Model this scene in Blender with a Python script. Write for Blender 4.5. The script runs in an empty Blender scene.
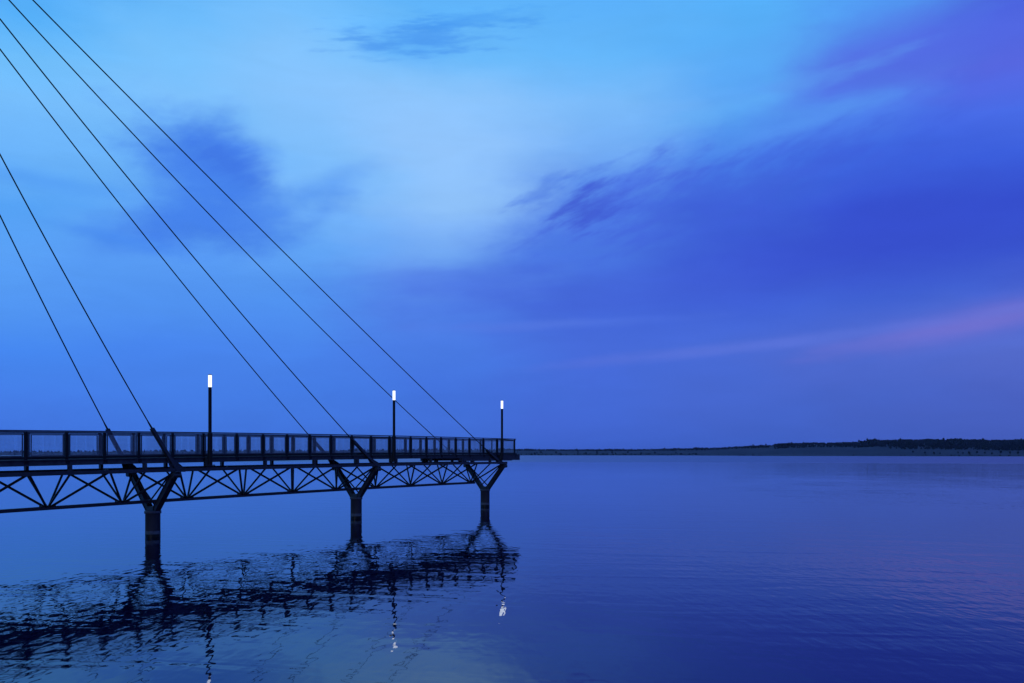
import bpy, bmesh, math, random
from mathutils import Vector, Matrix
C = bpy.context.scene.collection
R = math.radians
random.seed(7)

# ------------------------------------------------------------------ scene
sc = bpy.context.scene
sc.view_settings.view_transform = 'Standard'
sc.view_settings.look = 'None'
sc.view_settings.exposure = 0
sc.view_settings.gamma = 1
sc.view_settings.use_curve_mapping = False
F = 850.0                       # focal length in units of a 1024-wide frame
CAMZ, HOR = 4.2, 454.0
cam = bpy.data.cameras.new('camera')
camo = bpy.data.objects.new('camera', cam); C.objects.link(camo)
camo.location = (0, 0, CAMZ); camo.rotation_euler = (R(90), 0, 0)
cam.sensor_width = 36; cam.lens = 36*F/1024
cam.shift_y = (HOR-341.5)/1024
cam.clip_start = 0.1; cam.clip_end = 60000
sc.camera = camo
cy = sc.cycles
cy.max_bounces = 4; cy.diffuse_bounces = 1; cy.glossy_bounces = 3; cy.transmission_bounces = 1; cy.volume_bounces = 0
cy.use_denoising = True; cy.denoiser = 'OPENIMAGEDENOISE'
cy.caustics_reflective = False; cy.caustics_refractive = False

# ------------------------------------------------------------------ node helpers
def lin(c):
    return tuple(((v/255)/12.92 if v/255 <= .04045 else ((v/255+.055)/1.055)**2.4) for v in c)
class NB:
    def __init__(s, nt): s.nt = nt; s.n = nt.nodes; s.l = nt.links
    def node(s, t, **kw):
        n = s.n.new(t)
        for k, v in kw.items(): setattr(n, k, v)
        return n
    def put(s, sock, v):
        if v is None: return
        if isinstance(v, bpy.types.NodeSocket): s.l.new(v, sock)
        else: sock.default_value = v
    def m(s, op, a, b=None, c=None, clamp=False):
        n = s.node('ShaderNodeMath', operation=op, use_clamp=clamp)
        s.put(n.inputs[0], a); s.put(n.inputs[1], b); s.put(n.inputs[2], c)
        return n.outputs[0]
    def rng(s, v, a, b, c=0., d=1., smooth=True):
        n = s.node('ShaderNodeMapRange', interpolation_type='SMOOTHSTEP' if smooth else 'LINEAR')
        n.clamp = True
        for i, x in enumerate((v, a, b, c, d)): s.put(n.inputs[i], x)
        return n.outputs[0]
    def vec(s, x, y, z):
        n = s.node('ShaderNodeCombineXYZ')
        s.put(n.inputs[0], x); s.put(n.inputs[1], y); s.put(n.inputs[2], z)
        return n.outputs[0]
    def noise(s, v, scale, detail=4., rough=.5, dist=0.):
        n = s.node('ShaderNodeTexNoise'); s.put(n.inputs['Vector'], v)
        n.inputs['Scale'].default_value = scale; n.inputs['Detail'].default_value = detail
        n.inputs['Roughness'].default_value = rough; n.inputs['Distortion'].default_value = dist
        return n.outputs[0]
    def mix(s, f, a, b):
        n = s.node('ShaderNodeMix', data_type='RGBA')
        s.put(n.inputs[0], f)
        s.put(n.inputs[6], (*a, 1) if isinstance(a, tuple) else a)
        s.put(n.inputs[7], (*b, 1) if isinstance(b, tuple) else b)
        return n.outputs[2]
    def ramp(s, f, stops, ip='LINEAR'):
        n = s.node('ShaderNodeValToRGB'); n.color_ramp.interpolation = ip
        e = n.color_ramp.elements
        while len(e) > 1: e.remove(e[0])
        e[0].position = stops[0][0]; e[0].color = (*stops[0][1], 1)
        for p, c in stops[1:]:
            q = e.new(p); q.color = (*c, 1)
        s.put(n.inputs[0], f)
        return n.outputs[0]

# ------------------------------------------------------------------ sky
def az_of(px): return math.degrees(math.atan((px-512)/F))
def el_of(px, py): return math.degrees(math.atan((HOR-py)/math.hypot(F, px-512)))
w = bpy.data.worlds.new('World'); sc.world = w; w.use_nodes = True
w.cycles.sampling_method = 'NONE'
nb = NB(w.node_tree); nb.n.clear()
tc = nb.node('ShaderNodeTexCoord').outputs['Generated']
sep = nb.node('ShaderNodeSeparateXYZ'); nb.l.new(tc, sep.inputs[0])
X, Y, Z = sep.outputs
az = nb.m('MULTIPLY', nb.m('ARCTAN2', X, Y), 57.29578)
el = nb.m('MULTIPLY', nb.m('ARCSINE', Z), 57.29578)
# cloud-like warping of the whole sky, stretched along the horizon
sv = nb.vec(nb.m('MULTIPLY', az, .05), nb.m('MULTIPLY', el, .13), 3.1)
sv2 = nb.vec(nb.m('MULTIPLY', az, .045), nb.m('MULTIPLY', el, .13), 9.7)
n1 = nb.m('SUBTRACT', nb.noise(sv, 1., 6, .6), .5)
n2 = nb.m('SUBTRACT', nb.noise(sv2, 1., 6, .62), .5)
azw = nb.m('ADD', az, nb.m('MULTIPLY', n1, 16.))
elw = nb.m('ADD', el, nb.m('MULTIPLY', n2, 4.5))
rows = [0, 50, 100, 150, 200, 250, 300, 350, 400, 450]
table = {
 0:   [(85,175,248),(110,190,252),(118,190,253),(108,180,250),(84,162,246),(88,160,246),(80,150,243),(66,134,240),(63,122,230),(59,113,221)],
 150: [(105,185,250),(118,192,252),(125,192,252),(112,184,250),(100,172,247),(88,156,244),(78,145,240),(68,132,238),(63,123,230),(59,114,221)],
 300: [(115,190,253),(130,195,253),(135,195,253),(128,191,252),(118,182,249),(96,164,246),(78,145,240),(70,132,236),(63,122,229),(59,112,218)],
 440: [(95,180,250),(112,190,252),(140,196,252),(145,196,252),(142,193,250),(112,168,245),(78,128,231),(68,120,228),(60,111,220),(58,106,211)],
 585: [(90,175,248),(100,182,250),(122,186,250),(115,174,246),(76,124,228),(70,115,225),(64,102,217),(66,104,217),(62,103,214),(58,97,203)],
 740: [(85,175,248),(88,170,246),(88,162,243),(70,124,231),(58,95,214),(56,88,211),(60,96,215),(68,104,214),(64,100,206),(58,95,196)],
 870: [(80,150,241),(84,114,229),(80,134,237),(60,102,224),(51,79,209),(51,79,205),(60,95,210),(76,104,208),(65,97,199),(60,92,190)],
 1020:[(74,98,222),(86,102,225),(70,106,230),(56,92,219),(49,75,205),(52,80,205),(70,98,208),(82,106,206),(68,94,193),(62,90,184)],
}
col = None; prev = None
for px, cs in table.items():
    st = [(0.0, lin(cs[-1]))]
    for r, c in reversed(list(zip(rows, cs))):
        st.append((max(.001, el_of(px, r)/90), lin(c)))
    st.append((.45, lin((70, 135, 235)))); st.append((1., lin((45, 95, 210))))
    rc = nb.ramp(nb.m('DIVIDE', elw, 90.), st)
    if col is None: col = rc
    else: col = nb.mix(nb.rng(azw, az_of(prev), az_of(px)), col, rc)
    prev = px
# individual clouds: soft ellipses in azimuth and elevation, torn up by noise
def pool_noise(ns, asp, rot, seed, det):
    cr, sr = math.cos(R(rot)), math.sin(R(rot))
    p = nb.m('ADD', nb.m('MULTIPLY', az, cr*.12*ns), nb.m('MULTIPLY', el, sr*.12*ns))
    q = nb.m('SUBTRACT', nb.m('MULTIPLY', el, cr*.12*ns*asp), nb.m('MULTIPLY', az, sr*.12*ns*asp))
    return nb.m('SUBTRACT', nb.noise(nb.vec(p, q, seed), 1., det, .58), .5)
POOL = [(1.3, 2., pool_noise(1.3, 2., 8, 1.3, 4)), (1.5, 5., pool_noise(1.5, 5., 5, 6.3, 4)), (3.4, 4., pool_noise(3.4, 4., 22, 3.7, 4)), (3.6, 6.5, pool_noise(3.4, 6.5, 4, 5.7, 4))]
def cloud(px, py, wx, wy, rot, c, strength, tear=.5, nscale=1., seed=0., asp=3., soft=1.):
    ac, ec = az_of(px), el_of(px, py)
    wa, we = wx/F*57.3*math.cos(R(ac)), wy/F*57.3*math.cos(R(ac))
    da = nb.m('SUBTRACT', az, ac); de = nb.m('SUBTRACT', el, ec)
    cr, sr = math.cos(R(rot)), math.sin(R(rot))
    p = nb.m('ADD', nb.m('MULTIPLY', da, cr), nb.m('MULTIPLY', de, sr))
    q = nb.m('SUBTRACT', nb.m('MULTIPLY', de, cr), nb.m('MULTIPLY', da, sr))
    ns = min(POOL, key=lambda t: abs(t[0]-nscale)+.5*abs(t[1]-asp))[2]
    vl = nb.node('ShaderNodeVectorMath', operation='LENGTH'); nb.l.new(nb.vec(nb.m('DIVIDE', p, wa), nb.m('DIVIDE', q, we), 0.), vl.inputs[0])
    d = vl.outputs['Value']
    d = nb.m('ADD', d, nb.m('MULTIPLY', ns, tear*3))
    f = nb.m('MULTIPLY', nb.rng(d, 1.15, 1.15-1.1*soft), strength)
    global col
    col = nb.mix(f, col, lin(c))
cloud(208, 165, 95, 52, -25, (62,122,232), .9, .6, 1.5, 1.3, 2.2, .9)
cloud(225, 160, 45, 26, -20, (58,112,228), .6, .6, 3.4, 1.3, 3., 1.)
cloud(225, 224, 140, 34, 12, (62,122,232), .9, .6, 1.5, 4.3, 2., 1.)
cloud(185, 195, 70, 40, 0, (70,134,238), .5, .35, 1.5, 4.3, 2., 1.)
cloud(120, 240, 75, 10, -8, (66,134,238), .5, .5, 1.5, 11.3, 2.5, 1.)
cloud(310, 195, 95, 24, 25, (84,148,241), .65, .6, 1.5, 7.3, 2.5, 1.)
cloud(40, 180, 90, 12, -3, (76,150,243), .45, .5, 1.5, 2.3, 3.)
cloud(410, 44, 80, 26, 0, (82,166,246), .5, .5, 1.6, 5.1, 2.)
cloud(420, 40, 90, 16, 3, (66,142,236), .6, 1.0, 3.4, 5.1, 6.)
cloud(470, 20, 80, 9, 3, (66,150,240), .5, 1.0, 3, 6.1, 7.)
cloud(920, 55, 190, 34, 6, (80,104,226), .6, .5, 1.3, 8.8, 2.2)
cloud(800, 84, 60, 8, 6, (80,120,230), .45, .6, 2., 9.2, 4.)
cloud(760, 98, 150, 11, 10, (100,178,248), .35, .7, 2., 9.9, 5.)
cloud(870, 240, 260, 60, 6, (50,74,203), .7, .25, 1., 12.1, 3.)
cloud(610, 205, 105, 40, 24, (72,112,226), .6, .7, 3.4, 14.4, 2.6)
cloud(585, 210, 42, 24, 20, (60,84,206), .75, .9, 3.4, 14.9, 2.2)
cloud(640, 178, 70, 12, 22, (76,118,228), .45, .8, 4., 13.4, 4.)
cloud(545, 190, 34, 13, 30, (74,120,226), .5, 1.1, 3.6, 15.4, 3.)
cloud(450, 285, 150, 28, 2, (68,106,224), .55, .35, 1.4, 16.4, 4.)
cloud(640, 290, 240, 38, 4, (62,92,212), .4, .35, 1., 17.4, 4.)
cloud(740, 190, 190, 40, 12, (60,90,216), .45, .9, 3.4, 1., 4.)
cloud(790, 128, 150, 13, 11, (90,158,244), .45, .6, 1.5, 1., 5.)
cloud(1000, 318, 190, 24, 9, (106,108,206), .5, .3, 1.2, 21.4, 3.)
cloud(985, 321, 185, 16, 9, (124,116,212), .42, .35, 1.6, 25.4, 4.)
cloud(740, 347, 260, 8, 5, (92,116,220), .55, .45, 1.4, 22.4, 6.)
cloud(560, 324, 150, 7, 2, (84,120,226), .5, .5, 1.6, 23.4, 7.)
fine = nb.noise(nb.vec(nb.m('MULTIPLY', az, .16), nb.m('MULTIPLY', el, .7), 5.), 1., 7, .6, .5)
hs = nb.node('ShaderNodeHueSaturation'); nb.put(hs.inputs['Color'], col)
nb.put(hs.inputs['Value'], nb.rng(fine, .25, .75, .965, 1.035, False))
bg = nb.node('ShaderNodeBackground'); nb.put(bg.inputs[0], hs.outputs[0]); bg.inputs[1].default_value = 1.0
SUN_EL, SUN_AZ = 4.0, 200.0          # last light, low behind the camera
sky = nb.node('ShaderNodeTexSky', sky_type='NISHITA'); sky.sun_disc = False
sky.sun_elevation = R(SUN_EL); sky.sun_rotation = R(SUN_AZ)
bg2 = nb.node('ShaderNodeBackground'); nb.put(bg2.inputs[0], sky.outputs[0]); bg2.inputs[1].default_value = .003
add = nb.node('ShaderNodeAddShader'); nb.l.new(bg.outputs[0], add.inputs[0]); nb.l.new(bg2.outputs[0], add.inputs[1])
out = nb.node('ShaderNodeOutputWorld'); nb.l.new(add.outputs[0], out.inputs[0])
sl = bpy.data.lights.new('sun', 'SUN'); sl.energy = .12; sl.angle = R(15); sl.color = (1, .9, .85)
so = bpy.data.objects.new('sun', sl); C.objects.link(so)
sd = Vector((math.sin(R(SUN_AZ))*math.cos(R(SUN_EL)), math.cos(R(SUN_AZ))*math.cos(R(SUN_EL)), math.sin(R(SUN_EL))))
so.rotation_euler = sd.to_track_quat('Z', 'Y').to_euler()

# ------------------------------------------------------------------ materials
def mat(name):
    m = bpy.data.materials.new(name); m.use_nodes = True
    b = NB(m.node_tree); p = b.n['Principled BSDF']
    return m, b, p
def paint(name, c0, c1, scale, rough, metal=0., bump=.1, stretch=(1, 1, 1), spec=.5):
    m, b, p = mat(name)
    g = b.node('ShaderNodeTexCoord').outputs['Object']
    mp = b.node('ShaderNodeMapping'); b.l.new(g, mp.inputs[0]); mp.inputs['Scale'].default_value = stretch
    n = b.noise(mp.outputs[0], scale, 4, .6); p.inputs['Specular IOR Level'].default_value = spec
    b.put(p.inputs['Base Color'], b.mix(b.rng(n, .35, .68), c0, c1))
    b.put(p.inputs['Roughness'], b.rng(n, .3, .7, rough-.1, rough+.12, False)); p.inputs['Metallic'].default_value = metal
    bp = b.node('ShaderNodeBump'); bp.inputs['Strength'].default_value = bump; bp.inputs['Distance'].default_value = .01
    b.put(bp.inputs['Height'], n); b.l.new(bp.outputs[0], p.inputs['Normal'])
    return m
STEEL = paint('painted_steel', (.022, .022, .026), (.045, .043, .046), 3, .45, spec=.35)
RAILM = paint('galvanised_rail', (.042, .043, .048), (.075, .074, .08), 4, .45)
POSTM = paint('rail_post_paint', (.009, .009, .011), (.017, .017, .018), 4, .5, spec=.15)
WIREM = paint('galvanised_wire', (.35, .33, .38), (.5, .46, .5), 6, .5, .2)
COLM = paint('column_steel', (.08, .082, .09), (.13, .13, .135), 1.6, .55, 0, .3, (1, 1, .4))
ALGAE = paint('wet_algae_band', (.008, .011, .008), (.018, .022, .014), 6, .3, spec=.15)
TIDEM = paint('dried_lime_mark', (.085, .09, .095), (.15, .15, .15), 5, .8)
DECKM = paint('deck_timber', (.04, .035, .03), (.075, .065, .055), 5, .7, 0, .3)
EDGEM = paint('edge_beam_paint', (.034, .034, .038), (.065, .062, .066), 5, .6, spec=.3)
CABLEM = paint('cable_sheath', (.012, .012, .014), (.02, .02, .022), 4, .45, spec=.15)
CONC = paint('concrete', (.12, .12, .12), (.2, .2, .19), 1.2, .85, 0, .4)
m, b, p = mat('lamp_glass'); LAMPM = m
p.inputs['Base Color'].default_value = (.8, .85, .9, 1); p.inputs['Roughness'].default_value = .3
p.inputs['Emission Color'].default_value = (.86, .93, 1, 1); p.inputs['Emission Strength'].default_value = 1.5

# water -------------------------------------------------------------
m, b, p = mat('lake_water'); WATER = m
g = b.node('ShaderNodeNewGeometry').outputs['Position']
s3 = b.node('ShaderNodeSeparateXYZ'); b.l.new(g, s3.inputs[0])
wx, wy, _ = s3.outputs
dist = b.m('SQRT', b.m('ADD', b.m('POWER', wx, 2.), b.m('POWER', wy, 2.)))
chop = b.noise(b.vec(b.m('MULTIPLY', wx, 1.3), b.m('MULTIPLY', wy, .62), 0.), 1., 2, .5, .3)
chop2 = b.noise(b.vec(b.m('MULTIPLY', wx, 3.3), b.m('MULTIPLY', wy, 1.25), 4.), 1., 1, .5, .2)
swell = b.noise(b.vec(b.m('ADD', b.m('MULTIPLY', wx, .16), b.m('MULTIPLY', wy, .05)), b.m('SUBTRACT', b.m('MULTIPLY', wy, .62), b.m('MULTIPLY', wx, -.10)), 9.), 1., 3, .45, .6)
patch = b.noise(b.vec(b.m('MULTIPLY', wx, .05), b.m('MULTIPLY', wy, .035), 2.), 1., 3, .5, .3)
pa = b.rng(patch, .35, .62, .55, 1.0)
near_pier = b.rng(b.m('ADD', b.m('MULTIPLY', wx, .840), b.m('MULTIPLY', wy, -.542)), -34., -60., .0, 1.)
h = b.m('ADD', b.m('MULTIPLY', chop, .0085), b.m('MULTIPLY', chop2, .009))
h = b.m('MULTIPLY', h, pa)
h = b.m('ADD', h, b.m('MULTIPLY', swell, b.rng(patch, .35, .65, .010, .030)))
bp = b.node('ShaderNodeBump'); bp.inputs['Strength'].default_value = 1.0; bp.inputs['Distance'].default_value = 1.0
fade = b.rng(dist, 60., 500., 1., .6)
b.put(bp.inputs['Strength'], fade)
b.put(bp.inputs['Height'], h); b.l.new(bp.outputs[0], p.inputs['Normal'])
p.inputs['Base Color'].default_value = (.0004, .0015, .018, 1)
wob = b.m('MULTIPLY', b.m('SUBTRACT', b.noise(b.vec(b.m('MULTIPLY', wx, .004), b.m('MULTIPLY', wy, .004), 2.), 1., 2, .5), .5), 160.)
dw = b.m('ADD', dist, wob)                       # distant breeze-ruffled water beyond a calm streak
rough = b.m('ADD', .03, b.m('MULTIPLY', b.rng(dw, 100., 350., 0., .05), 1.))
rough = b.m('ADD', rough, b.rng(dw, 405., 460., 0., .16))
b.put(p.inputs['Roughness'], rough)
p.inputs['IOR'].default_value = 1.6; p.inputs['Specular Tint'].default_value = (.27, .47, 1, 1)

# land --------------------------------------------------------------
m, b, p = mat('far_land'); LAND = m
g = b.node('ShaderNodeNewGeometry').outputs['Position']
s3 = b.node('ShaderNodeSeparateXYZ'); b.l.new(g, s3.inputs[0])
f1 = b.noise(b.vec(b.m('MULTIPLY', s3.outputs[0], .006), b.m('MULTIPLY', s3.outputs[1], .004), 0.), 1., 4, .5)
f2 = b.noise(b.vec(b.m('MULTIPLY', s3.outputs[0], .03), b.m('MULTIPLY', s3.outputs[1], .012), 3.), 1., 4, .6)
c = b.mix(b.rng(f1, .42, .6), (.010, .007, .008), (.036, .023, .022))
c = b.mix(b.rng(f2, .45, .7, 0., .6), c, (.016, .018, .012))
c = b.mix(b.rng(s3.outputs[2], 1.6, .4), c, (.04, .032, .024))
b.put(p.inputs['Base Color'], c); p.inputs['Roughness'].default_value = .95
def leafm(name, a, bb):
    m, b, p = mat(name)
    n = b.noise(b.node('ShaderNodeNewGeometry').outputs['Position'], .12, 4, .6)
    b.put(p.inputs['Base Color'], b.mix(b.rng(n, .35, .65), a, bb)); p.inputs['Roughness'].default_value = .95
    p.inputs['Specular IOR Level'].default_value = .1
    return m
WOODM = leafm('dark_foliage', (.006, .008, .006), (.016, .018, .012))
BUSHM = leafm('pale_foliage', (.008, .010, .007), (.026, .026, .018))
TRUNKM = leafm('bark', (.03, .022, .016), (.06, .045, .03))

# ------------------------------------------------------------------ object helpers
def tag(o, label=None, cat=None, group=None, kind=None):
    if label: o['label'] = label
    if cat: o['category'] = cat
    if group: o['group'] = group
    if kind: o['kind'] = kind
    return o
def obj(name, bm, m, parent=None, smooth=False):
    me = bpy.data.meshes.new(name); bmesh.ops.recalc_face_normals(bm, faces=bm.faces); bm.to_mesh(me); bm.free()
    if smooth:
        for f in me.polygons: f.use_smooth = True
    me.materials.append(m)
    o = bpy.data.objects.new(name, me); C.objects.link(o)
    if parent: o.parent = parent
    return o
def empty(name, loc, label, cat, group=None):
    o = bpy.data.objects.new(name, None); C.objects.link(o); o.location = loc
    o.empty_display_size = .3
    return tag(o, label, cat, group)
def frame(a, b_, up=Vector((0, 0, 1))):
    z = (b_-a).normalized()
    x = up.cross(z)
    if x.length < 1e-4: x = Vector((1, 0, 0))
    x.normalize(); y = z.cross(x)
    return x, y, z
def beam(bm, a, b_, wd, ht, up=Vector((0, 0, 1)), wd2=None, ht2=None):
    """box beam from a to b, wd sideways, ht upwards"""
    a = Vector(a); b_ = Vector(b_)
    x, y, z = frame(a, b_, up)
    vs = []
    for p, w_, h_ in ((a, wd, ht), (b_, wd2 or wd, ht2 or ht)):
        for sx, sy in ((-1, -1), (1, -1), (1, 1), (-1, 1)):
            vs.append(bm.verts.new(p + x*sx*w_/2 + y*sy*h_/2))
    for q in ((3, 2, 1, 0), (4, 5, 6, 7), (0, 1, 5, 4), (1, 2, 6, 5), (2, 3, 7, 6), (3, 0, 4, 7)):
        bm.faces.new([vs[i] for i in q])
def tube(bm, a, b_, r, r2=None, n=10, cap=True):
    a = Vector(a); b_ = Vector(b_); r2 = r if r2 is None else r2
    x, y, z = frame(a, b_)
    A = [bm.verts.new(a + (x*math.cos(t)+y*math.sin(t))*r) for t in [2*math.pi*i/n for i in range(n)]]
    B = [bm.verts.new(b_ + (x*math.cos(t)+y*math.sin(t))*r2) for t in [2*math.pi*i/n for i in range(n)]]
    for i in range(n): bm.faces.new((A[i], A[(i+1) % n], B[(i+1) % n], B[i]))
    if cap: bm.faces.new(A[::-1]); bm.faces.new(B)
def lathe(bm, base, prof, n=20):
    rings = []
    for r, z in prof:
        rings.append([bm.verts.new((base[0]+r*math.cos(2*math.pi*i/n), base[1]+r*math.sin(2*math.pi*i/n), base[2]+z)) for i in range(n)])
    for a, c in zip(rings, rings[1:]):
        for i in range(n): bm.faces.new((a[i], a[(i+1) % n], c[(i+1) % n], c[i]))
    bm.faces.new(rings[0][::-1]); bm.faces.new(rings[-1])

# ------------------------------------------------------------------ bridge geometry
U = Vector((8.01, 12.42, 0)); UL = U.length; Un = U/UL      # one pier spacing along the bridge
N = Vector((Un.y, -Un.x, 0))                                # towards the camera side
P0 = Vector((-18.17, 43.0, 0))                              # first visible column
def camber(s): return .10 + .155*s - .045*s*s
def P(s, o, z=0.): return P0 + U*s + N*o + Vector((0, 0, z))
def s_at(px, o):                                            # bridge station seen at column px, offset o
    q = (px-512)/F; a = P0 + N*o
    return (q*a.y - a.x)/(U.x - q*U.y)
W = 1.86
S0, S1 = -1.75, 2.14
TOP, BOT, DECK, RAIL = 3.33, 1.70, 3.95, 5.21
zt = lambda s: TOP + .8*camber(s)
zb = lambda s: BOT + 1.1*camber(s)
zd = lambda s: DECK + camber(s)
zr = lambda s: RAIL + camber(s)
def chain(bm, f, o, s0, s1, w_, h_, n=26):
    """continuous beam following the camber"""
    prev = None
    for i in range(n+1):
        s = s0+(s1-s0)*i/n
        c = P(s, o, f(s)); ring = []
        for sx, sz in ((-1, -1), (1, -1), (1, 1), (-1, 1)):
            ring.append(bm.verts.new(c + N*sx*w_/2 + Vector((0, 0, sz*h_/2))))
        if prev:
            for k in range(4): bm.faces.new((prev[k], prev[(k+1) % 4], ring[(k+1) % 4], ring[k]))
        else: bm.faces.new(ring[::-1])
        prev = ring
    bm.faces.new(prev)

bridge = empty('footbridge', P(S0, 0, 0), 'long dark steel lattice footbridge with mesh railings reaching out over the lake', 'footbridge')
def part(name, bm, m, parent=bridge, smooth=False):
    o = obj(name, bm, m, parent, smooth)
    root = parent
    if parent is bridge: o.matrix_parent_inverse = Matrix.Translation(-bridge.location)
    return o
# deck
bm = bmesh.new(); chain(bm, lambda s: zd(s)-.10, 0, S0, S1, 3.3, .08); deck = part('deck', bm, DECKM)
bm = bmesh.new()
n = int((S1-S0)*UL/.16)
for i in range(n):
    s = S0 + (i+.5)*(S1-S0)/n
    beam(bm, P(s, -1.6, zd(s)-.04), P(s, 1.6, zd(s)-.04), .145, .036)
part('plank', bm, DECKM, deck)['kind'] = 'stuff'
for sd_ in (1, -1):
    bm = bmesh.new()
    chain(bm, lambda s: zd(s)-.16, sd_*1.70, S0, S1, .07, .20)
    chain(bm, lambda s: zd(s)-.045, sd_*1.75, S0, S1, .12, .03)
    chain(bm, lambda s: zd(s)-.27, sd_*1.75, S0, S1, .12, .03)
    part('edge_beam', bm, EDGEM)
    bm = bmesh.new(); chain(bm, lambda s: zd(s)+.045, sd_*1.69, S0, S1, .03, .085); part('kick_board', bm, POSTM)
    bm = bmesh.new(); chain(bm, zt, sd_*W, S0, 2.02, .16, .17); part('top_chord', bm, STEEL)
bm = bmesh.new(); chain(bm, zb, 0, S0, 1.90, .18, .16); part('bottom_chord', bm, STEEL)
# lattice
nodes = [-.36 + .2475*k for k in range(-5, 10)]
for s in nodes:
    bot = P(s, 0, zb(s))
    for o in (W, -W):
        for ds in (-.124, 0, .124):
            st = min(s+ds, 1.99)
            bm = bmesh.new()
            off = {-.124: -.05, 0: 0, .124: .05}[ds]/UL
            tube(bm, P(s+off*.6, 0, zb(s)), P(st-off, o, zt(st)-.03), .056 if ds else .05, n=8)
            part('brace', bm, STEEL)
    bm = bmesh.new(); beam(bm, P(s-.022, 0, zb(s)+.05), P(s+.022, 0, zb(s)+.05), .22, .16); part('node_plate', bm, STEEL)
    for o in (W, -W):
        bm = bmesh.new(); z0, z1 = zt(s)+.085, zd(s)-.285
        so_ = o*.97
        beam(bm, P(s, so_, z0), P(s, so_, z1), .14, .18, N)
        part('stub', bm, STEEL)
# shallow cross beams just under the deck
for k in range(32):
    s = S0 + .06 + k*.124
    if s > 2.05: break
    bm = bmesh.new(); beam(bm, P(s, -1.62, zd(s)-.20), P(s, 1.62, zd(s)-.20), .08, .11); part('cross_beam', bm, STEEL)
# plan bracing between the top chords is level with them
for k in range(12):
    s = 1.9 - .2475*k
    bm = bmesh.new(); sg = 1 if k % 2 else -1
    tube(bm, P(s, W*sg, zt(s)), P(s-.2475, -W*sg, zt(s-.2475)), .03, n=6); part('plan_brace', bm, STEEL)
# end of the bridge
bm = bmesh.new()
for o in [-1.72+.43*i for i in range(9)]:
    beam(bm, P(1.99, o, zd(1.99)-.25), P(2.155, o, zd(2.15)-.25), .09, .40)
beam(bm, P(2.158, -1.78, zd(2.15)-.23), P(2.158, 1.78, zd(2.15)-.23), .07, .46)
part('end_beam', bm, STEEL)
for o in (1.74, -1.74):
    bm = bmesh.new()
    beam(bm, P(1.60, o, zd(1.6)-.40), P(2.08, o, zd(2.0)-.40), .16, .20); part('bearing_beam', bm, STEEL)
    bm = bmesh.new()
    for s in (1.64, 1.72, 1.97):
        beam(bm, P(s, o*.985, zt(s)+.05), P(s, o*.985, zd(s)-.3), .2, .26, N)
    part('bearing_block', bm, STEEL)

# railing -----------------------------------------------------------
near_px = [25.5, 66.8, 104.6, 138.8, 172.6, 203.4, 236.7, 263, 287, 309.8, 331, 351.8, 371, 389.5, 410.6, 426.4, 441, 455.7, 469.4, 483.3, 497, 509.5]
RO = 1.66
ns_ = [s_at(x, RO) for x in near_px]
while ns_[0] > S0+.13: ns_.insert(0, ns_[0]-(.145 if len(ns_) in (29, 37) else .119))
ns_ = [s for s in ns_ if s > S0]
ns_[-1] = S1-.02
wire_cache = {}
def panel_mesh(L):
    k = round(L, 1)
    if k in wire_cache: return wire_cache[k]
    bm = bmesh.new(); H = .96; st = .05; r = .0025
    nx = int(L/st); nz = int(H/st)
    for i in range(1, nx):
        x = L*i/nx; beam(bm, (x, 0, 0), (x, 0, H), 2*r, 2*r, Vector((0, 1, 0)))
    for j in range(1, nz):
        z = H*j/nz; beam(bm, (0, .006, z), (L, .006, z), 2*r, 2*r)
    bmesh.ops.recalc_face_normals(bm, faces=bm.faces)
    me = bpy.data.meshes.new('wire_mesh'); bm.to_mesh(me); bm.free(); me.materials.append(WIREM)
    wire_cache[k] = (me, L); return wire_cache[k]
def railing(o, stations, label):
    bm = bmesh.new()
    chain(bm, lambda s: zr(s)-.035, o, S0, S1-.01, .11, .06)
    chain(bm, lambda s: zr(s)-.115, o, S0, S1-.01, .04, .035)
    rl = part('railing', bm, RAILM); rl['label'] = label
    for s in stations:
        bm = bmesh.new()
        beam(bm, P(s, o*1.0, zd(s)-.2), P(s, o*1.0, zr(s)-.07), .12, .075, N)
        beam(bm, P(s, o+.08*(1 if o > 0 else -1), zd(s)-.22), P(s, o+.08*(1 if o > 0 else -1), zd(s)-.03), .16, .05, N)
        q = part('post', bm, POSTM, rl)
    for a, c in zip(stations, stations[1:]):
        a2, c2 = a+.13/UL, c-.13/UL
        z0a, z0c, z1a, z1c = zd(a2)+.12, zd(c2)+.12, zr(a2)-.16, zr(c2)-.16
        bm = bmesh.new()
        beam(bm, P(a2, o, z0a), P(c2, o, z0c), .03, .04); beam(bm, P(a2, o, z1a), P(c2, o, z1c), .03, .04)
        beam(bm, P(a2, o, z0a-.02), P(a2, o, z1a+.02), .05, .032, N); beam(bm, P(c2, o, z0c-.02), P(c2, o, z1c+.02), .05, .032, N)
        part('panel_frame', bm, RAILM, rl)
        L = (c2-a2)*UL
        me, L0 = panel_mesh(L)
        ob = bpy.data.objects.new('wire_mesh', me); C.objects.link(ob); ob.parent = rl
        p0, p1 = P(a2, o, z0a), P(c2, o, z0c)
        xd = (p1-p0)
        yd = N
        mtx = Matrix(((xd.x/L0, yd.x, 0, p0.x), (xd.y/L0, yd.y, 0, p0.y), (xd.z/L0, yd.z, (z1a-z0a)/.96, p0.z), (0, 0, 0, 1)))
        ob.matrix_local = mtx
    return rl
railing(RO, ns_, 'railing on the side nearer the viewer')
far_st = [s+.004 for s in ns_]; far_st[-1] = S1-.02
railing(-RO, far_st, 'railing on the far side')
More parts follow.
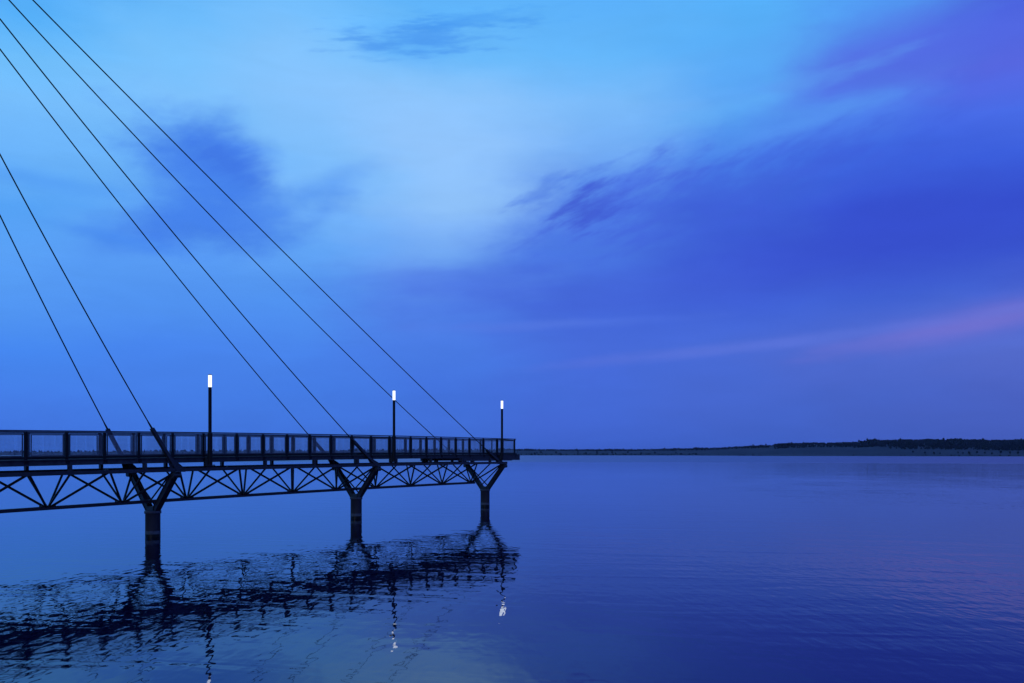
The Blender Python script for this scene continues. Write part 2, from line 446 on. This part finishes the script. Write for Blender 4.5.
# end railing across the tip
s = S1-.02
bm = bmesh.new(); beam(bm, P(s, -RO, zr(s)-.035), P(s, RO, zr(s)-.035), .11, .06); beam(bm, P(s, -RO, zr(s)-.115), P(s, RO, zr(s)-.115), .04, .035)
er = part('railing', bm, RAILM); er['label'] = 'short railing across the tip of the bridge'
for o in (-.55, .55):
    bm = bmesh.new(); beam(bm, P(s, o, zd(s)-.1), P(s, o, zr(s)-.07), .09, .075, N); part('post', bm, POSTM, er)
for a, c in ((-RO+.08, -.63), (-.47, .47), (.63, RO-.08)):
    L = c-a; me, L0 = panel_mesh(L)
    ob = bpy.data.objects.new('wire_mesh', me); C.objects.link(ob); ob.parent = er
    p0, p1 = P(s, a, zd(s)+.12), P(s, c, zd(s)+.12); xd = p1-p0
    ob.matrix_local = Matrix(((xd.x/L0, Un.x, 0, p0.x), (xd.y/L0, Un.y, 0, p0.y), (0, 0, .97, p0.z), (0, 0, 0, 1)))
    bm = bmesh.new()
    for z in (.12, 1.08): beam(bm, P(s, a, zd(s)+z), P(s, c, zd(s)+z), .03, .04)
    part('panel_frame', bm, RAILM, er)

# pylon, cables -----------------------------------------------------
SP = -1.337
PT = P(SP, 0, 33.0)
def img(v): return (512+F*v.x/v.y, HOR-F*(v.z-CAMZ)/v.y)
AS, AZ = -1.12, 34.0
pyl = empty('pylon', P(AS, 0, 0), 'tall dark steel A-shaped mast carrying the stay cables', 'pylon')
def ppart(name, bm, m):
    o = obj(name, bm, m, pyl); o.matrix_parent_inverse = Matrix.Translation(-pyl.location); return o
for sg in (1, -1):
    bm = bmesh.new(); tube(bm, P(AS, sg*3.2, -1.5), P(AS, sg*.35, AZ+.6), .42, .26, 16); ppart('leg', bm, COLM)
for z, o in ((2.6, 2.95), (14., 1.98), (25., 1.06)):
    bm = bmesh.new(); tube(bm, P(AS, -o, z), P(AS, o, z), .16, n=12); ppart('cross_tie', bm, COLM)
bm = bmesh.new(); beam(bm, P(AS, 0, 29.8), P(AS, 0, AZ+.5), .55, .7); ppart('cable_head', bm, COLM)

lay = [(0, 'shortest'), (1, 'middle-length'), (2, 'longest')]
cabs = {
 (0, 1): ((0, 155), (152, 430)), (1, 1): ((0, 20), (347, 433)), (2, 1): ((29, 0), (474, 436)),
 (0, -1): ((0, 217), (107, 430)), (1, -1): ((0, 50), (305, 433)), (2, -1): ((8, 0), (432, 435)),
}
names = {(0, 1): 'second steepest stay cable, ending on the nearer rail beside the nearest support',
         (0, -1): 'steepest of the stay cables, ending at the far rail by the nearest support',
         (1, 1): 'thin dark stay cable ending at the nearer rail just before the second lamp post',
         (1, -1): 'thin dark stay cable ending at the far rail above the middle support',
         (2, 1): 'topmost stay cable, running down to the nearer rail by the last lamp post',
         (2, -1): 'stay cable just below the topmost one, ending at the far rail near the tip'}
for (k, sd_), (a, c) in cabs.items():
    o = 1.86*sd_
    hz, s, sag = {(2, 1): (30.5, 1.95, .36), (2, -1): (31, 1.96, 1.08), (1, 1): (31.25, .98, .84), (1, -1): (31.25, .99, .84),
                  (0, 1): (33.25, 0, .9), (0, -1): (33.75, -.01, .9)}[(k, sd_)]
    A = P(s, o, zt(s)+.06); T = P(AS, .25*sd_, hz)
    cur = lambda t: A+(T-A)*t-Vector((0, 0, 4*sag*t*(1-t)))
    d = (cur(.05)-A).normalized()
    L = {0: 2.35, 1: 2.35, 2: 1.9}[k]
    t0 = L/(T-A).length; B = cur(t0)
    bm = bmesh.new(); prev = None; NS = 40
    for i in range(NS+1):
        c_ = cur(t0+(1-t0)*i/NS); dd = (cur(min(1, t0+(1-t0)*i/NS+.01))-cur(t0+(1-t0)*i/NS-.01)).normalized()
        x_, y_, z_ = frame(Vector((0, 0, 0)), dd)
        ring = [bm.verts.new(c_-B+(x_*math.cos(q)+y_*math.sin(q))*.030) for q in [math.pi/4*j for j in range(8)]]
        if prev:
            for j in range(8): bm.faces.new((prev[j], prev[(j+1) % 8], ring[(j+1) % 8], ring[j]))
        prev = ring
    cb = obj('stay_cable', bm, CABLEM, smooth=True); cb.location = B
    tag(cb, names[(k, sd_)], 'cable', 'stay cables fanning down from the mast')
    bm = bmesh.new(); tube(bm, -d*.05, d*.55, .055, .035, n=10)
    so2 = obj('cable_socket', bm, CABLEM, cb)
    bm = bmesh.new(); beam(bm, A-d*.25, A+d*(L-.02), .15, .19, N); part('cable_strut', bm, STEEL)
    bm = bmesh.new()   # gusset plate at the foot of the strut
    n_ = N*.012; v = [A-Un*.25+Vector((0,0,-.16)), A+Un*.55+Vector((0,0,-.16)), A+Un*.45+Vector((0,0,.06)), A+d*.75+Un*.12, A+d*.75-Un*.12]
    f0 = [bm.verts.new(q+n_) for q in v]; f1_ = [bm.verts.new(q-n_) for q in v]
    bm.faces.new(f0); bm.faces.new(f1_[::-1])
    for i in range(5): bm.faces.new((f0[i], f1_[i], f1_[(i+1) % 5], f0[(i+1) % 5]))
    part('gusset', bm, STEEL)

# supports ----------------------------------------------------------
def support(s, label):
    e = empty('bridge_support', P(s, 0, 0), label, 'bridge support', 'Y-shaped supports standing in the water')
    g_ = zb(s)
    def sp(name, bm, m, sm=False):
        return obj(name, bm, m, e, sm)
    V = lambda o, z: N*o + Vector((0, 0, z))
    bm = bmesh.new(); ct = 1.30+camber(s)*.5
    lathe(bm, (0, 0, 0), [(.36, -2.5), (.36, ct-.16), (.405, ct-.15), (.405, ct-.02), (.36, ct)], 28)
    co = sp('column', bm, COLM)
    for pl in co.data.polygons: pl.use_smooth = abs(pl.normal.z) < .3
    bm = bmesh.new(); lathe(bm, (0, 0, 0), [(.366, -.5), (.366, .10), (.364, .16)], 28); sp('algae_band', bm, ALGAE)
    bm = bmesh.new(); lathe(bm, (0, 0, 0), [(.363, .165), (.365, .19), (.365, .27), (.362, .33)], 28); sp('tide_mark', bm, TIDEM)
    for sg in (1, -1):
        bm = bmesh.new(); zt_ = zt(s)-.02
        a_, b2 = V(sg*.19, ct-.05), V(sg*1.92, zt_)
        beam(bm, a_, b2, .25, .25, Vector((0, 0, 1)), .24, .24)
        # flanges
        beam(bm, a_+V(-sg*.10, .085), b2+V(-sg*.09, .085), .31, .03); beam(bm, a_+V(sg*.10, -.085), b2+V(sg*.09, -.085), .31, .03)
        ar = sp('arm', bm, STEEL)
        bm = bmesh.new(); tube(bm, V(sg*1.88, zt_-.24)-Un*.20, V(sg*1.88, zt_-.24)+Un*.20, .13, n=14); sp('bearing_pin', bm, STEEL)
    bm = bmesh.new()   # hub block where the arms meet
    beam(bm, V(0, ct-.04), V(0, ct+.20), .34, .46, N, .30, .46); sp('hub', bm, STEEL)
    # cross rods inside the Y
    for sg in (1, -1):
        bm = bmesh.new(); tube(bm, V(-sg*.35, ct+.25)-Un*.1, V(sg*1.5, zt(s)-.25)-Un*.1, .042, n=6); sp('cross_rod', bm, STEEL)
    return e
support(-1, 'Y-shaped steel support standing in water beyond the left edge of the picture')
support(0, 'widest and nearest Y-shaped support, round dark column under two spread arms')
support(1, 'middle Y-shaped support standing in the water below the second lamp post')
support(2, 'last Y-shaped support holding up the tip of the footbridge')
bm = bmesh.new(); beam(bm, Vector((0, 0, -2)), Vector((0, 0, 2.2)), 5.2, 2.6, N)
ab = obj('abutment', bm, CONC); ab.location = P(S0-.06, 0, 0)
bmod = ab.modifiers.new('bevel', 'BEVEL'); bmod.width = .05
tag(ab, 'plain concrete block under the landward end of the footbridge', 'abutment')

# lamps -------------------------------------------------------------
LO = 1.95
lamp_lab = ['lit lamp post nearest the viewer, standing tallest above the left part of the bridge',
            'lit lamp post between the other two, rising where a stay cable passes behind its head',
            'lit lamp post at the outer tip of the footbridge, over the last support']
first = None
for px, lb in zip((210, 394, 502), lamp_lab):
    s = s_at(px, LO); base = P(s, LO, zd(s)-.14); H = 4.34
    if first is None:
        e = empty('lamp_post', base, lb, 'lamp post', 'lit lamp posts along the railing')
        bm = bmesh.new(); lathe(bm, (0, 0, 0), [(.085, -.25), (.085, H-.66), (.075, H-.64)], 20); obj('pole', bm, POSTM, e, False)
        bm = bmesh.new(); lathe(bm, (0, 0, 0), [(.12, -.28), (.125, .05), (.12, 1.32), (.088, 1.38)], 20); obj('sleeve', bm, POSTM, e)
        bm = bmesh.new(); lathe(bm, (0, 0, 0), [(.085, H-.64), (.088, H-.6), (.088, H-.06), (.084, H-.03)], 20)
        g_ = obj('lamp_shade', bm, LAMPM, e, False)
        bm = bmesh.new(); lathe(bm, (0, 0, 0), [(.092, H-.028), (.092, H), (.05, H+.02)], 20); obj('cap', bm, RAILM, e)
        bm = bmesh.new(); beam(bm, Vector((0, 0, -.15))-N*.30-Un*.14, Vector((0, 0, -.15))-N*.02-Un*.14, .05, .42)
        beam(bm, Vector((0, 0, -.15))-N*.30+Un*.14, Vector((0, 0, -.15))-N*.02+Un*.14, .05, .42)
        beam(bm, Vector((0, 0, -.3))-Un*.2, Vector((0, 0, -.3))+Un*.2, .3, .05); obj('bracket', bm, STEEL, e)
        first = e
    else:
        e = first.copy(); C.objects.link(e); e.location = base; e['label'] = lb
        for ch in list(first.children):
            q = ch.copy(); C.objects.link(q); q.parent = e

# ------------------------------------------------------------------ water and land
bm = bmesh.new()
v = [bm.verts.new(q) for q in ((-9000, -2000, 0), (9000, -2000, 0), (9000, 5500, 0), (-9000, 5500, 0))]
bm.faces.new(v); wo = obj('water', bm, WATER); wo['kind'] = 'structure'
bm = bmesh.new()
v = [bm.verts.new(q) for q in ((-9000, -2000, -6), (9000, -2000, -6), (9000, 5500, -6), (-9000, 5500, -6))]
bm.faces.new(v); o = obj('ground', bm, LAND); o['kind'] = 'structure'

def interp(x, t):
    if x <= t[0][0]: return t[0][1]
    for (a, b1), (c, d1) in zip(t, t[1:]):
        if x <= c:
            k = (x-a)/(c-a); k = k*k*(3-2*k); return b1+(d1-b1)*k
    return t[-1][1]
shore_t = [(-600, 2600), (300, 2600), (640, 2500), (800, 1800), (1024, 1500), (1800, 1300)]
ridge_y = [(-600, 452.8), (0, 452.), (500, 450.2), (620, 450.0), (700, 449.2), (762, 447.2), (780, 445.2), (810, 443.8), (856, 443.4), (872, 441.8), (905, 441.), (960, 441.3), (1024, 442.6), (1300, 446), (1800, 450)]
def terrain(px, t):                         # t from 0 at the shore to 1 at the ridge and beyond
    s0 = interp(px, shore_t); d = s0 + t*900
    a = math.atan((px-512)/F)
    zr_ = CAMZ + (HOR-interp(px, ridge_y))/F*(s0+900)
    k = min(t, 1.); k = .45*k + .55*k*k*(3-2*k)
    z = zr_*k
    if t > 1: z = zr_*(1-(t-1)*.5)
    z += 1.1*math.sin(px*.021+t*5)*min(t*3, 1)*min(1, zr_/14) + .25*min(1, t*30) - .02
    y = d
    return Vector(((px-512)/F*y, y, z))
bm = bmesh.new()
ts = [-.02, 0, .01, .03, .06, .1, .16, .24, .34, .46, .6, .75, .9, 1, 1.15, 1.5, 2.2]
pxs = list(range(-2400, -900, 60)) + list(range(-900, 1981, 12)) + list(range(1980, 3400, 60))[1:]
grid = []
for px in pxs:
    c = []
    for t in ts:
        q = terrain(px, t)
        if t < 0: q.z = -1.
        if t == 0: q.z = -.1
        c.append(bm.verts.new(q))
    grid.append(c)
for i in range(len(pxs)-1):
    for j in range(len(ts)-1):
        bm.faces.new((grid[i][j], grid[i+1][j], grid[i+1][j+1], grid[i][j+1]))
o = obj('far_shore', bm, LAND, smooth=True); o['kind'] = 'structure'

_b = bmesh.new(); bmesh.ops.create_icosphere(_b, subdivisions=1, radius=1)
ICO_V = [v.co.copy() for v in _b.verts]; ICO_F = [[v.index for v in f.verts] for f in _b.faces]; _b.free()
class Mass:
    def __init__(s): s.v = []; s.f = []
    def lump(s, c, rx, rz, rnd):
        k = len(s.v)
        for q in ICO_V:
            j = rnd.uniform(.72, 1.25); s.v.append((c.x+q.x*rx*j, c.y+q.y*rx*j, c.z+q.z*rz*j))
        s.f += [[i+k for i in f] for f in ICO_F]
    def build(s, name, m):
        me = bpy.data.meshes.new(name); me.from_pydata(s.v, [], s.f); me.materials.append(m)
        o = bpy.data.objects.new(name, me); C.objects.link(o); return o
def crown(ms, c, r, h, rnd, kind=0):
    for k in range(2):
        cc = c + Vector((rnd.uniform(-.4, .4)*r, rnd.uniform(-.4, .4)*r, h*(.35+.3*k)+rnd.uniform(-.06, .06)*h))
        ms.lump(cc, r*(1-.35*k)*rnd.uniform(.8, 1.1), h*.34, rnd)
rnd = random.Random(3)
# the wood on the ridge: one mass
bm = Mass()
def wood(x0, x1, t0, t1, n, hmin, hmax):
    for i in range(n):
        px = rnd.uniform(x0, x1); t = rnd.uniform(t0, t1)
        q = terrain(px, t); h_ = rnd.uniform(hmin*.8, hmax)*(1.0 if rnd.random() > .03 else 1.45)*(.8+.35*math.sin(px*.11)**2*math.sin(px*.037+1)**2+.1)
        crown(bm, q-Vector((0, 0, .5)), h_*rnd.uniform(.35, .55), h_, rnd, 1)
wood(774, 862, .55, 1.05, 800, 4, 6.5)
wood(740, 790, .86, 1.05, 160, 3, 5)
wood(853, 1100, .5, 1.05, 2400, 6, 9)
wood(890, 1300, .36, .55, 900, 5, 8)
wood(1100, 1900, .5, 1.05, 500, 6, 10)
wood(500, 770, .72, 1.05, 1500, 3.5, 6.5)
wood(500, 700, .04, .2, 130, 3, 6)
wood(-900, 520, .7, 1.05, 1300, 5, 9)
wood(-900, 520, .05, .5, 700, 3, 6)
wo2 = bm.build('forest', WOODM); tag(wo2, 'dark distant wood along the ridge of the far shore', 'forest', kind='stuff')
# scattered low scrub by the waterline
bm = Mass()
for i in range(520):
    px = rnd.uniform(-800, 1300); t = rnd.uniform(.004, .06)
    if 770 < px < 900 and rnd.random() < .85: continue
    q = terrain(px, t); h_ = rnd.uniform(.8, 2.2)
    crown(bm, q, h_*rnd.uniform(.9, 2.), h_, rnd, 1)
tag(bm.build('scrub', BUSHM), 'low pale scrub and reeds along the far waterline', 'scrub', kind='stuff')
# individual trees
def tree(px, t, h_, wr, m, label, group):
    q = terrain(px, t); e = empty('tree', q, label, 'tree', group)
    r_ = random.Random(int(px*13))
    bm = bmesh.new(); tube(bm, Vector((0, 0, -.3)), Vector((r_.uniform(-.2, .2), 0, h_*.5)), h_*.035, h_*.018, 7)
    for k in range(4):
        a = r_.uniform(0, 6.28); tube(bm, Vector((0, 0, h_*(.3+.05*k))), Vector((math.cos(a)*h_*wr*.6, math.sin(a)*h_*wr*.6, h_*(.5+.06*k))), h_*.012, h_*.005, 5)
    obj('trunk', bm, TRUNKM, e)
    bm = bmesh.new()
    for k in range(7):
        a = r_.uniform(0, 6.28); rr = r_.uniform(0, .6)*wr*h_
        cc = Vector((math.cos(a)*rr, math.sin(a)*rr, h_*r_.uniform(.38, .8)))
        if k == 0: cc = Vector((0, 0, h_*.82))
        sz = h_*r_.uniform(.13, .24)
        ret = bmesh.ops.create_icosphere(bm, subdivisions=1, radius=1)
        for vv in ret['verts']:
            j = r_.uniform(.7, 1.25); vv.co = vv.co*sz*j + cc
    for k in range(120):
        a = r_.uniform(0, 6.28); el_ = r_.uniform(-.6, 1.4); d_ = Vector((math.cos(a)*math.cos(el_)*wr*h_, math.sin(a)*math.cos(el_)*wr*h_, h_*(.6+.4*math.sin(el_))))
        d_ *= 1; x = Vector((r_.uniform(-1, 1), r_.uniform(-1, 1), r_.uniform(-1, 1))).normalized()*h_*.05
        y = Vector((r_.uniform(-1, 1), r_.uniform(-1, 1), r_.uniform(-1, 1))).normalized()*h_*.05
        d_ = Vector((d_.x*r_.uniform(.5, 1), d_.y*r_.uniform(.5, 1), d_.z))
        bm.faces.new([bm.verts.new(d_+x), bm.verts.new(d_+y), bm.verts.new(d_-x), bm.verts.new(d_-y)])
    obj('crown', bm, m, e)
G1 = 'dark trees dotted along the low shore right of the bridge tip'
for px in (537, 541, 556, 560, 578, 586, 597, 612, 628, 641, 655, 676):
    tree(px, rnd.uniform(.05, .3), rnd.uniform(6, 10), .38, WOODM, 'small dark tree on the low far shore between the bridge tip and the hill', G1)
G2 = 'pale trees in a row below the wooded hill'
for px in (913, 925, 934, 940, 958, 963, 969, 977, 985, 992, 1001, 1010, 1018):
    tree(px, rnd.uniform(.08, .16), rnd.uniform(4.5, 7), .42, BUSHM, 'small greyish tree in the row below the wooded hill at far right', G2)
G3 = 'trees standing clear on the low ridge'
for px, h_, lb in ((753, 9, 'leftmost lone tree standing clear on the skyline where the hill begins'), (759, 6.5, 'smallest lone tree on the skyline where the hill begins'), (766, 9.5, 'tallest lone tree on the skyline where the hill begins')):
    tree(px, .95, h_, .3, WOODM, lb, G3)
tree(859, .92, 11.5, .4, WOODM, 'broad dark tree bulging above the skyline at the left end of the highest wood', 'trees standing clear on the low ridge')

# air over the lake
m = bpy.data.materials.new('evening_air'); m.use_nodes = True; m.node_tree.nodes.clear()
pv = m.node_tree.nodes.new('ShaderNodeVolumePrincipled'); ou = m.node_tree.nodes.new('ShaderNodeOutputMaterial')
m.node_tree.links.new(pv.outputs[0], ou.inputs['Volume'])
pv.inputs['Color'].default_value = (.72, .66, .95, 1); pv.inputs['Density'].default_value = .00003
pv.inputs['Anisotropy'].default_value = .2
bm = bmesh.new(); bmesh.ops.create_cube(bm, size=1)
for v in bm.verts: v.co = Vector((v.co.x*18400, 1750+v.co.y*7900, 23+v.co.z*60))
hz_ = obj('haze', bm, m); hz_['kind'] = 'stuff'; hz_['label'] = 'thin blue evening haze over the lake'
